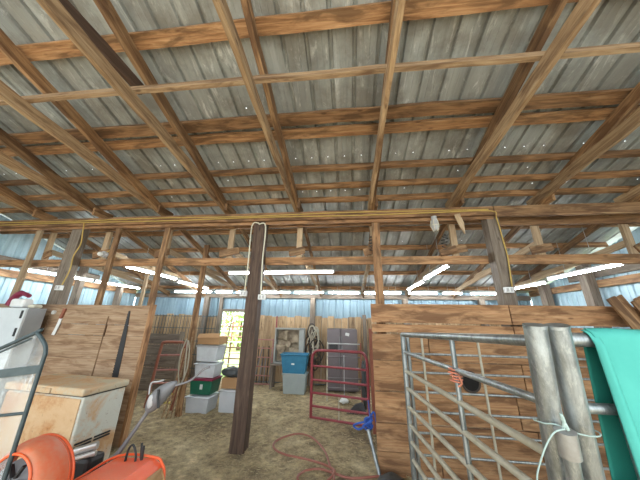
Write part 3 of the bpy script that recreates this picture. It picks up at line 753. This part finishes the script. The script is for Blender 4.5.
t = bin_('storage_bin', -2.95, -2.50, 4.86, 5.26, .285, .52, M['greenbin'], 'dark green storage bin with a maroon lid', M['maroon'])
MB().box((-2.70, 4.862, .42), (.05, .006, .08)).build('sticker', M['paper'], t)
bin_('storage_bin', -2.93, -2.50, 4.90, 5.26, .555, .80, M['whitebin'], 'milky storage bin on the maroon lid, full of white things')
bin_('storage_bin', -2.95, -2.50, 4.90, 5.28, .83, 1.09, M['whitebin'], 'milky storage bin directly under the cardboard box', M['greylight'])
t = empty('cardboard_box', (-2.67, 5.1, 1.12), 'open cardboard box on top of the storage bin stack', 'box')
MB().box((-2.72, 5.08, 1.205), (.44, .34, .14)).build('body', M['card'], t, .004)
board('flap', (-2.94, 4.90, 1.29), (-2.50, 4.90, 1.30), .10, .006, M['card'], t, up=(0, .5, .6))
t = empty('cardboard_box', (-2.22, 5.15, .37), 'plain cardboard box on the right-hand clear bin', 'box')
MB().box((-2.22, 5.16, .47), (.32, .34, .18)).build('body', M['card'], t, .004)
MB().box((-2.22, 5.16, .562), (.03, .34, .004)).build('tape', M['backboard'], t)
o = MB().blob((-2.24, 5.14, .64), (.21, .19, .09), 3, .35, 2.5, 2).build('black_bag', M['blackbag']); tag(o, 'crumpled black plastic bag on the plain cardboard box', 'bag')
o = tubeob('leaning_pole', [(-3.32, 6.75, .0), (-3.40, 7.28, 1.66)], .022, M['tan'], n=8); tag(o, 'pale wooden pole leaning in the bright doorway', 'pole')
# wire livestock panel in front of boards
wp = empty('livestock_panel', (-4.6, 7.15, 0), 'dark wire livestock panel standing before the back left boards', 'wire panel')
q = MB()
for k in range(22): q.tube([(-5.95 + k * .10, 7.2, 0), (-5.95 + k * .10, 7.2, 1.72)], .008, 5)
q.build('upright_wire', M['darkgrey'], wp)
q = MB()
for z in (1.68, 1.35, 1.0, .65, .3, .04): q.tube([(-5.97, 7.2, z), (-3.83, 7.2, z)], .009, 5)
q.build('cross_wire', M['darkgrey'], wp)

# small faded red gate
sg = empty('small_gate', (-2.22, 6.9, 0), 'small faded red gate right of the dark centre post against the back wall', 'gate')
for x_ in (-2.46, -1.99): tubeob('stile', [(x_, 6.9, .0), (x_, 6.9, 1.14)], .018, M['pinkpaint'], sg, 8)
for z in (1.11, .90, .68, .46, .25, .06): tubeob('rail', [(-2.46, 6.9, z), (-1.99, 6.9, z)], .014, M['pinkpaint'], sg, 8)
o = tubeob('red_stake', [(-1.93, 7.0, 0), (-1.97, 7.02, 1.72)], .02, M['redpaint'], n=8); tag(o, 'thin dark red stake standing between the small gate and the fan', 'stake')
q = empty('junk_bundle', (-2.25, 7.15, 0), 'bundle of dark rods and bars leaning behind the small faded red gate', 'scrap')
for k in range(8): tubeob('rod', [(-2.5 + k * .07, 7.05 + .04 * (k % 2), 0), (-2.48 + k * .065 + random.uniform(-.1, .1), 7.25, .6 + random.random() * .35)], .014, M['harness'] if k % 2 else M['greyplastic'], q, 6)

# exhaust fan on a shelf-crate
t = empty('exhaust_fan', (-1.52, 6.9, .52), 'large dusty exhaust fan in a square grey housing behind the blue bin', 'fan')
q = MB()
X0, X1, Z0, Z1, Y0, Y1 = -1.93, -1.15, .56, 1.42, 6.78, 7.0
q.box(((X0 + X1) / 2, (Y0 + Y1) / 2, Z1 - .02), (X1 - X0, Y1 - Y0, .04)); q.box(((X0 + X1) / 2, (Y0 + Y1) / 2, Z0 + .02), (X1 - X0, Y1 - Y0, .04))
q.box((X0 + .02, (Y0 + Y1) / 2, (Z0 + Z1) / 2), (.04, Y1 - Y0, Z1 - Z0)); q.box((X1 - .06, (Y0 + Y1) / 2, (Z0 + Z1) / 2), (.13, Y1 - Y0, Z1 - Z0))
q.build('housing', M['fanhouse'], t, .006)
MB().box((-1.56, 7.0, 1.0), (.75, .01, .82)).build('back_panel', M['fan'], t)
cx, cz = -1.57, 1.02
q = MB(); q.tube([(cx, 6.84, cz), (cx, 6.95, cz)], .07, 14); q.build('hub', M['fan'], t)
for k in range(4):
    a0 = R(35 + 90 * k)
    def bl(u, v, a0=a0):
        r = .06 + .29 * u; a = a0 + (v - .5) * (.5 + .75 * u); return Vector((cx + r * math.cos(a), 6.89 + (v - .5) * .09, cz + r * math.sin(a)))
    MB().grid(bl, 6, 5).build('blade', M['fan'], t, 0, .006)
t = empty('low_table', (-1.6, 6.85, 0), 'low wooden stand carrying the exhaust fan', 'stand')
board('tabletop', (-2.0, 6.88, .535), (-1.08, 6.88, .535), .30, .035, M['grey'], t, up=(0, 1, 0))
for x_ in (-1.94, -1.14):
    for y_ in (6.77, 6.99): board('leg', (x_, y_, -.02), (x_, y_, .52), .06, .04, M['grey'], t, up=(1, 0, 0))
t = bin_('storage_bin', -1.56, -.98, 6.32, 6.66, .0, .40, M['greybin'], 'grey storage tote on the floor under the blue tub', M['greybin'])
t = bin_('storage_bin', -1.62, -.96, 6.30, 6.68, .432, .845, M['bluebin'], 'open blue plastic tub on top of the grey tote', taper=.82, openb=True)
MB().box((-1.31, 6.33, .66), (.07, .01, .09), Matrix.Rotation(-.14, 3, 'X')).build('sticker', M['paper'], t)

# harness / wire clutter on the wall post
t = empty('harness_tangle', (-.95, 7.0, .2), 'dark tangle of harness straps and wire hanging right of the fan', 'harness')
rnd = random.Random(5)
for k in range(20):
    cx, cz = -.95 + rnd.uniform(-.13, .16), rnd.uniform(.55, 1.35); rx, rz = rnd.uniform(.06, .13), rnd.uniform(.1, .28)
    pts = [(cx + rx * math.cos(a * PI / 7) * (1 + .2 * rnd.random()), 7.10 - .006 * k + rnd.uniform(-.02, .02), cz + rz * math.sin(a * PI / 7)) for a in range(14)]
    MB().tube(pts, .018, 6, True).build('strap', M['harness'] if k % 3 else M['galvdirty'], t)
# refrigerator, side by side
t = empty('refrigerator', (-.18, 6.95, 0), 'taupe side-by-side refrigerator with a black dispenser behind the red gate', 'refrigerator')
MB().box((-.17, 7.02, .72), (.74, .50, 1.42)).build('body', M['taupe'], t, .012)
dl = MB().box((-.365, 6.755, .73), (.34, .035, 1.39)).build('door', M['taupe'], t, .01)
dr = MB().box((.02, 6.755, .73), (.42, .035, 1.39)).build('door', M['taupe'], t, .01)
MB().box((-.37, 6.735, .97), (.22, .012, .19)).build('dispenser', M['black'], dl, .004)
for x_ in (-.215, -.165): tubeob('handle', [(x_, 6.715, .5), (x_, 6.70, .55), (x_, 6.70, 1.2), (x_, 6.715, 1.25)], .011, M['greyplastic'], dl if x_ < -.2 else dr, 8)
MB().box((-.02, 6.734, 1.30), (.10, .006, .07), Matrix.Rotation(.2, 3, 'Y')).build('paper_note', M['paper'], dr)
# grey livestock panel in front of it
t = empty('grey_gate', (-.1, 6.0, 0), 'dull grey pipe gate standing between the red gate and the refrigerator', 'gate')
for x_ in (-.47, .27): tubeob('stile', [(x_, 6.0, -.01), (x_, 6.0, 1.16)], .016, M['galvdirty'] if x_ < 0 else M['brownpaint'], t, 8)
for z in (1.13, .86, .64, .44, .25): tubeob('rail', [(-.47, 6.0, z), (.27, 6.0, z)], .014, M['taupe'] if z < 1 else M['greylight'], t, 8)
tubeob('upright', [(-.1, 5.98, .02), (-.1, 5.98, .9)], .01, M['greylight'], t, 6)
o = board('wood_batten', (.47, 7.25, -.01), (.46, 7.3, 1.80), .10, .04, M['grey'], up=(1, 0, 0)); tag(o, 'upright grey board right of the refrigerator', 'board')
o = MB().blob((.31, 5.6, .42), (.06, .07, .44), 3, .5, 3, 4).build('black_tarp', M['blackbag']); tag(o, 'bunched black tarp hanging behind the right stile of the red gate', 'tarp')
o = MB().blob((-.10, 5.85, .06), (.09, .08, .05), 3, .5, 3, 1).build('feed_sack', M['paper']); tag(o, 'crumpled white sack on the dirt behind the red gate', 'sack')
o = MB().prism([(-.05, 5.3, 0), (.33, 5.3, 0), (.25, 5.4, .16), (.12, 5.42, .12)], (0, .06, 0)).build('rubber_mat', M['black']); tag(o, 'dark rubber scrap on the floor by the foot of the red gate', 'scrap')

# ------------------------------------------------------------------ red gate
rg = empty('red_gate', (-.15, 4.7, .05), 'dark red tubular livestock gate with rounded top corners in the middle', 'gate')
GL = Vector((-.65, 4.82, 0)); GR = Vector((.31, 4.58, 0))
def gp(s, z): p = GL.lerp(GR, s); return Vector((p.x, p.y, z))
fr_ = [gp(0, .06)] + [gp(0, .5), gp(0, .95), gp(.03, 1.05), gp(.10, 1.10), gp(.25, 1.11), gp(.8, 1.115), gp(.93, 1.10), gp(.985, 1.03), gp(1, .9), gp(1, .5), gp(1, .05)]
tubeob('frame', smoothpath(fr_, 4), .024, M['redpaint'], rg, 10)
for z in (.85, .63, .43, .235, .07): tubeob('rail', [gp(0, z), gp(1, z + .0)], .019, M['redpaint'], rg, 8)
tubeob('brace', [gp(.5, .07), gp(.5, .43)], .008, M['galvdirty'], rg, 6)
o = board('gate_post', (.39, 4.55, -.02), (.385, 4.55, 1.5), .07, .06, M['brownpaint'], up=(1, 0, 0)); tag(o, 'dark red-brown hinge post at the right end of the red gate', 'post')
pts = []
rnd = random.Random(9)
for k in range(36): pts.append((.23 + .055 * math.sin(k * 1.7) + rnd.uniform(-.02, .02), 3.60 + .03 * math.cos(k * 1.1), .43 + .05 * math.sin(k * .9) + rnd.uniform(-.02, .02)))
t = empty('blue_rope', (.22, 3.62, .4), 'knotted blue rope tied where the red gate meets the plank wall', 'rope')
tubeob('knot', smoothpath(pts, 3), .009, M['bluerope'], t, 6)
tubeob('tail', smoothpath([(.22, 3.62, .42), (.12, 3.66, .34), (.05, 3.70, .36), (.10, 3.66, .40), (.22, 3.62, .45), (.30, 3.60, .55), (.33, 3.60, .42)], 5), .012, M['bluerope'], t, 6)
tubeob('loop', smoothpath([(.25, 3.65, .45), (.28, 4.1, .43), (.30, 4.56, .42)], 5), .010, M['bluerope'], t, 6)
o = tubeob('metal_pipe', [(.215, 3.50, .40), (.33, 3.36, -.03)], .021, M['galv'], n=10); tag(o, 'short galvanised pipe leaning below the blue rope', 'pipe')
o = MB().blob((.42, 3.25, .03), (.15, .12, .07), 3, .3, 2, 6).build('dark_lump', M['blackbag']); tag(o, 'dark rubber lump on the floor at the foot of the right partition', 'scrap')
# hose
hp = [(.36, 3.38, .03), (.02, 3.30, .022), (-.17, 3.34, .03), (-.34, 3.42, .022), (-.50, 3.36, .022), (-.56, 3.22, .022), (-.46, 3.12, .022), (-.28, 3.16, .025), (-.17, 3.33, .05), (-.28, 3.50, .025), (-.52, 3.60, .022), (-.80, 3.67, .022), (-.98, 3.80, .022), (-1.02, 3.98, .022), (-.92, 4.16, .022), (-.75, 4.28, .022), (-.54, 4.19, .022), (-.33, 3.85, .022), (-.22, 3.45, .022), (-.17, 3.22, .045), (-.20, 3.0, .02), (-.24, 2.6, .02)]
o = tubeob('garden_hose', smoothpath(hp, 8), .0125, M['hose'], n=8); tag(o, 'faded red garden hose looped on the dirt floor', 'hose')

# ------------------------------------------------------------------ galvanised gates at right
ga = empty('galvanised_gate', (.6, 2.0, .3), 'galvanised tube gate swinging toward the camera at right', 'gate')
Zs = [1.49, 1.327, 1.156, 1.01, .854, .711, .582, .45]
n0 = (.555, 2.76); n1 = (.715, 1.08)
tubeob('stile', [(n0[0], n0[1], .30), (n0[0], n0[1], 1.50)], .024, M['galv'], ga, 12)
tubeob('stile', [(n1[0] + .02, n1[1] + .03, .30), (n1[0], n1[1], 1.50)], .016, M['galv'], ga, 12)
for k, z in enumerate(Zs):
    z1 = z + (.055 if k == 0 else .01)
    tubeob('rail', [(n0[0], n0[1], z), (n1[0], n1[1], z1)], .022 if k == 0 else .0165, M['galv'] if k < 2 else M['galvdirty'], ga, 10)
f = .60
tubeob('brace', [(n0[0] + .16 * f + .0, n0[1] - 1.68 * f, .44), (n0[0] + .16 * f + .0, n0[1] - 1.68 * f, 1.51)], .015, M['galv'], ga, 10)
# twine on the brace
t = empty('orange_twine', (.62, 1.68, 1.3), 'frayed orange twine knotted on the thick upright of the swinging galvanised gate', 'twine')
pts = [(.651 + (.024 + .012 * (k % 3)) * math.cos(k * 1.2), 1.75 + .026 * math.sin(k * 1.2), 1.345 - .003 * k) for k in range(26)]
tubeob('wrap', pts, .005, M['orangetwine'], t, 5)
tubeob('tail', smoothpath([(.65, 1.72, 1.31), (.66, 1.71, 1.27), (.64, 1.72, 1.25)], 4), .005, M['orangetwine'], t, 5)

gb = empty('galvanised_gate', (1.8, 2.9, .2), 'wide galvanised wire-filled gate standing in front of the right plank partition', 'gate')
tubeob('stile', [(.615, 2.83, .08), (.615, 2.83, 1.47)], .018, M['galv'], gb, 10)
tubeob('stile', [(3.2, 2.83, .08), (3.2, 2.83, 1.47)], .018, M['galv'], gb, 10)
tubeob('top_rail', [(.615, 2.83, 1.475), (3.2, 2.83, 1.475)], .018, M['galv'], gb, 10)
for z in (1.305, 1.135, .965, .80, .63, .46, .29): tubeob('rail', [(.615, 2.83, z), (3.2, 2.83, z)], .011 if z > .25 else .016, M['galv'], gb, 8)
for x_ in (.75, 1.29, 1.9, 2.5): tubeob('upright', [(x_, 2.81, .10), (x_, 2.81, 1.475)], .012, M['galvdirty'], gb, 8)
tubeob('bottom_rail', [(.615, 2.83, .10), (3.2, 2.83, .10)], .016, M['galv'], gb, 8)

for (x1_, y1_), (x0_, y0_), l in (((.607, .920), (.699, 1.232), 'left one of the two thick galvanised posts tied together at right'), ((.679, .927), (.848, 1.25), 'right one of the two thick galvanised posts tied together at right')):
    t = empty('pipe_post', (x0_, y0_, 0), l, 'post', 'pair of galvanised posts')
    a_ = Vector((x0_, y0_, -.02)); b_ = Vector((x1_, y1_, 1.597)); d_ = (b_ - a_).normalized()
    MB().tube([a_, b_], .031, 22).build('pipe', M['galv'], t)
    MB().tube([b_ - d_ * .004, b_ + d_ * .006], .032, 22).build('cap', M['galv'], t)
t = empty('latch_pipe', (.69, 1.17, 0), 'thin pipe with a collar in front of the two thick galvanised posts', 'pipe')
MB().tube([(.695, 1.18, -.02), (.617, .917, 1.26)], .0185, 14).build('pipe', M['galv'], t)
MB().tube([(.6175, .920, 1.252), (.613, .909, 1.316)], .0255, 16).build('collar', M['galv2'], t)
t = empty('pale_twine', (.6, .9, 1.3), 'pale green twine tied around the two thick galvanised posts', 'twine')
tubeob('wrap', smoothpath([(.582, .985, 1.316), (.590, .95, 1.319), (.610, .935, 1.322), (.66, .925, 1.305), (.71, .93, 1.30), (.745, .965, 1.298), (.74, 1.0, 1.298), (.66, 1.025, 1.305), (.60, 1.01, 1.312), (.582, .985, 1.316)], 4), .0022, M['palerope'], t, 6)
tubeob('knot', smoothpath([(.603, .900, 1.325), (.606, .893, 1.345), (.600, .890, 1.362), (.607, .897, 1.335), (.612, .893, 1.322), (.606, .900, 1.355)], 4), .0038, M['palerope'], t, 6)
tubeob('tail', smoothpath([(.603, .893, 1.325), (.574, .893, 1.316), (.550, .901, 1.282), (.526, .912, 1.228), (.515, .918, 1.187), (.51, .92, 1.1), (.515, .92, 1.0)], 5), .0023, M['palerope'], t, 6)

gc = empty('galvanised_gate', (1.2, 1.03, .2), 'galvanised tube gate at the right edge carrying the teal cloth', 'gate')
for z in (1.555, 1.345, 1.13, .9, .65, .4, .2): tubeob('rail', [(.74, 1.03, z), (1.75, 1.05, z)], .0235 if z > 1.5 else .0165, M['galv'], gc, 12)
for x_ in (.90, 1.73): tubeob('stile', [(x_, 1.05, .0), (x_, 1.05, 1.53)], .016, M['galv'], gc, 10)

# teal cloth draped over the top rail
tc = empty('teal_cloth', (1.1, 1.03, 1.5), 'teal green cloth draped over the top rail at the right edge', 'cloth')
def front(u, v):
    # u across, v down
    xl = .842 + .004 * math.sin(v * 7)
    x = xl + (1.45 - xl) * u
    if v < .12:
        a = v / .12 * PI * .5; y = 1.035 - .032 * math.sin(a); z = 1.560 + .032 * math.cos(a)
    else:
        vv = (v - .12) / .88; y = 1.003 - .012 * math.sin(u * 9 + vv * 1.5) * min(1, vv * 3) - .02 * vv; z = 1.560 - vv * 1.0
    return Vector((x, y + .006 * math.sin(u * 26), z + .003 * math.sin(u * 14)))
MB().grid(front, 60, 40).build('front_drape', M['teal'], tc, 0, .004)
def fold(u, v):
    xl = .832 + .012 * v; x = xl + .05 * u * (.5 + .5 * v)
    if v < .12:
        a = v / .12 * PI * .5; y = 1.035 - .030 * math.sin(a); z = 1.558 + .030 * math.cos(a)
    else:
        vv = (v - .12) / .88; y = .998 - .012 * math.sin(u * 3.1) - .022 * vv; z = 1.558 - vv * 1.0
    return Vector((x, y, z))
MB().grid(fold, 10, 30).build('fold', M['teal'], tc, 0, .003)
def back(u, v):
    x = .866 - .09 * v + .60 * u
    if v < .12:
        a = v / .12 * PI * .5; y = 1.035 + .032 * math.sin(a); z = 1.560 + .032 * math.cos(a)
    else:
        vv = (v - .12) / .88; y = 1.067 + .012 * math.sin(u * 12 + vv) ; z = 1.560 - vv * 1.1
    return Vector((x, y, z))
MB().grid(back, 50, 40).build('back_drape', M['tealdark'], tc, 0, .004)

# ------------------------------------------------------------------ outside the doorway
og = empty('pipe_fence', (-4.2, 8.7, 0), 'faded pink-white pipe fence outside the doorway', 'fence')
for x_ in (-6.0, -5.0, -4.0, -3.0, -2.0): tubeob('fence_post', [(x_, 8.7, -.05), (x_, 8.7, 1.55)], .03, M['pinkpaint'], og, 8)
for k in range(8): tubeob('rail', [(-6, 8.68, .2 + k * .17), (-2, 8.68, .2 + k * .17)], .022, M['pinkpaint'] if k % 2 else M['white'], og, 8)
for k, (x_, y_, h) in enumerate(((-6.2, 14.5, 2.2), (-11.5, 17, 3.0), (-3.4, 18.5, 2.4))):
    l = ('round green bush outside, straight through the doorway', 'larger green bush outside, farther left', 'green bush outside, farthest right')[k]
    t = empty('bush', (x_, y_, 0), l, 'bush')
    q = MB(); rnd = random.Random(k)
    for j in range(900):
        d = Vector((rnd.gauss(0, 1), rnd.gauss(0, 1), rnd.gauss(0, 1))).normalized() * (rnd.random() ** .35)
        p = Vector((x_ + d.x * h * .7, y_ + d.y * h * .6, h * .62 + d.z * h * .55)); s = .12
        a = Vector((rnd.uniform(-1, 1), rnd.uniform(-1, 1), rnd.uniform(-1, 1))).normalized(); b2 = a.cross(Vector((rnd.random(), .3, rnd.random()))).normalized()
        f_ = [q.bm.verts.new(p + a * s), q.bm.verts.new(p + b2 * s * .5), q.bm.verts.new(p - a * s), q.bm.verts.new(p - b2 * s * .5)]; q.bm.faces.new(f_)
    q.build('foliage', M['leaf'], t)
    tubeob('trunk', [(x_, y_, -.05), (x_ + .05, y_, h * .7)], [.12, .05], M['bark'], t)

# straw litter
q = MB(); rnd = random.Random(11)
for k in range(6500):
    x_ = rnd.uniform(-4.2, 2.5); y_ = rnd.uniform(2.4, 7.2); a = rnd.uniform(0, PI); L = rnd.uniform(.008, .03)
    d = Vector((math.cos(a), math.sin(a), rnd.uniform(-.15, .15))) * L; s = Vector((-math.sin(a), math.cos(a), 0)) * .0018
    p = Vector((x_, y_, .014)); A_ = [q.bm.verts.new(v_) for v_ in (p - d - s, p - d + s, p - d + Vector((0, 0, .004)))]; B_ = [q.bm.verts.new(v_) for v_ in (p + d - s, p + d + s, p + d + Vector((0, 0, .004)))]
    for i in range(3): q.bm.faces.new([A_[i], A_[(i + 1) % 3], B_[(i + 1) % 3], B_[i]])
tag(q.build('straw_litter', M['straw']), 'scattered straw bits over the dirt floor', 'straw', kind='stuff')

# ------------------------------------------------------------------ light, world, camera
w = bpy.data.worlds.new('sky'); sc.world = w; w.use_nodes = True
bg_ = w.node_tree.nodes['Background']; bg_.inputs[0].default_value = (.86, .94, 1.0, 1); bg_.inputs[1].default_value = 3.0
sd = bpy.data.lights.new('sun', 'SUN'); sd.energy = 9; sd.angle = R(1.5); sd.color = (1, .95, .86)
so = bpy.data.objects.new('sun', sd); COL.objects.link(so)
so.rotation_euler = Euler((R(32), 0, R(12)))

cam = bpy.data.cameras.new('camera'); co = bpy.data.objects.new('camera', cam); COL.objects.link(co)
cam.sensor_width = 36; cam.lens = 245 / 640 * 36; cam.clip_start = .02; cam.clip_end = 200
TH, PS, RO = R(18.4), R(6.5), R(1.1)
fwd = Vector((-math.sin(PS) * math.cos(TH), math.cos(PS) * math.cos(TH), math.sin(TH)))
r0 = Vector((math.cos(PS), math.sin(PS), 0)); u0 = r0.cross(fwd)
rr = r0 * math.cos(RO) + u0 * math.sin(RO); uu = -r0 * math.sin(RO) + u0 * math.cos(RO)
mt = Matrix((rr, uu, -fwd)).transposed().to_4x4(); mt.translation = Vector((0, 0, 1.6)); co.matrix_world = mt
sc.camera = co
for o in sc.objects:
    if '_w' in o: del o['_w']
vs_ = sc.view_settings
vs_.view_transform = 'Standard'; vs_.look = 'None'; vs_.gamma = 1; vs_.use_curve_mapping = False; vs_.exposure = 0.34
sc.cycles.use_denoising = True
sc.cycles.max_bounces = 8; sc.cycles.diffuse_bounces = 5
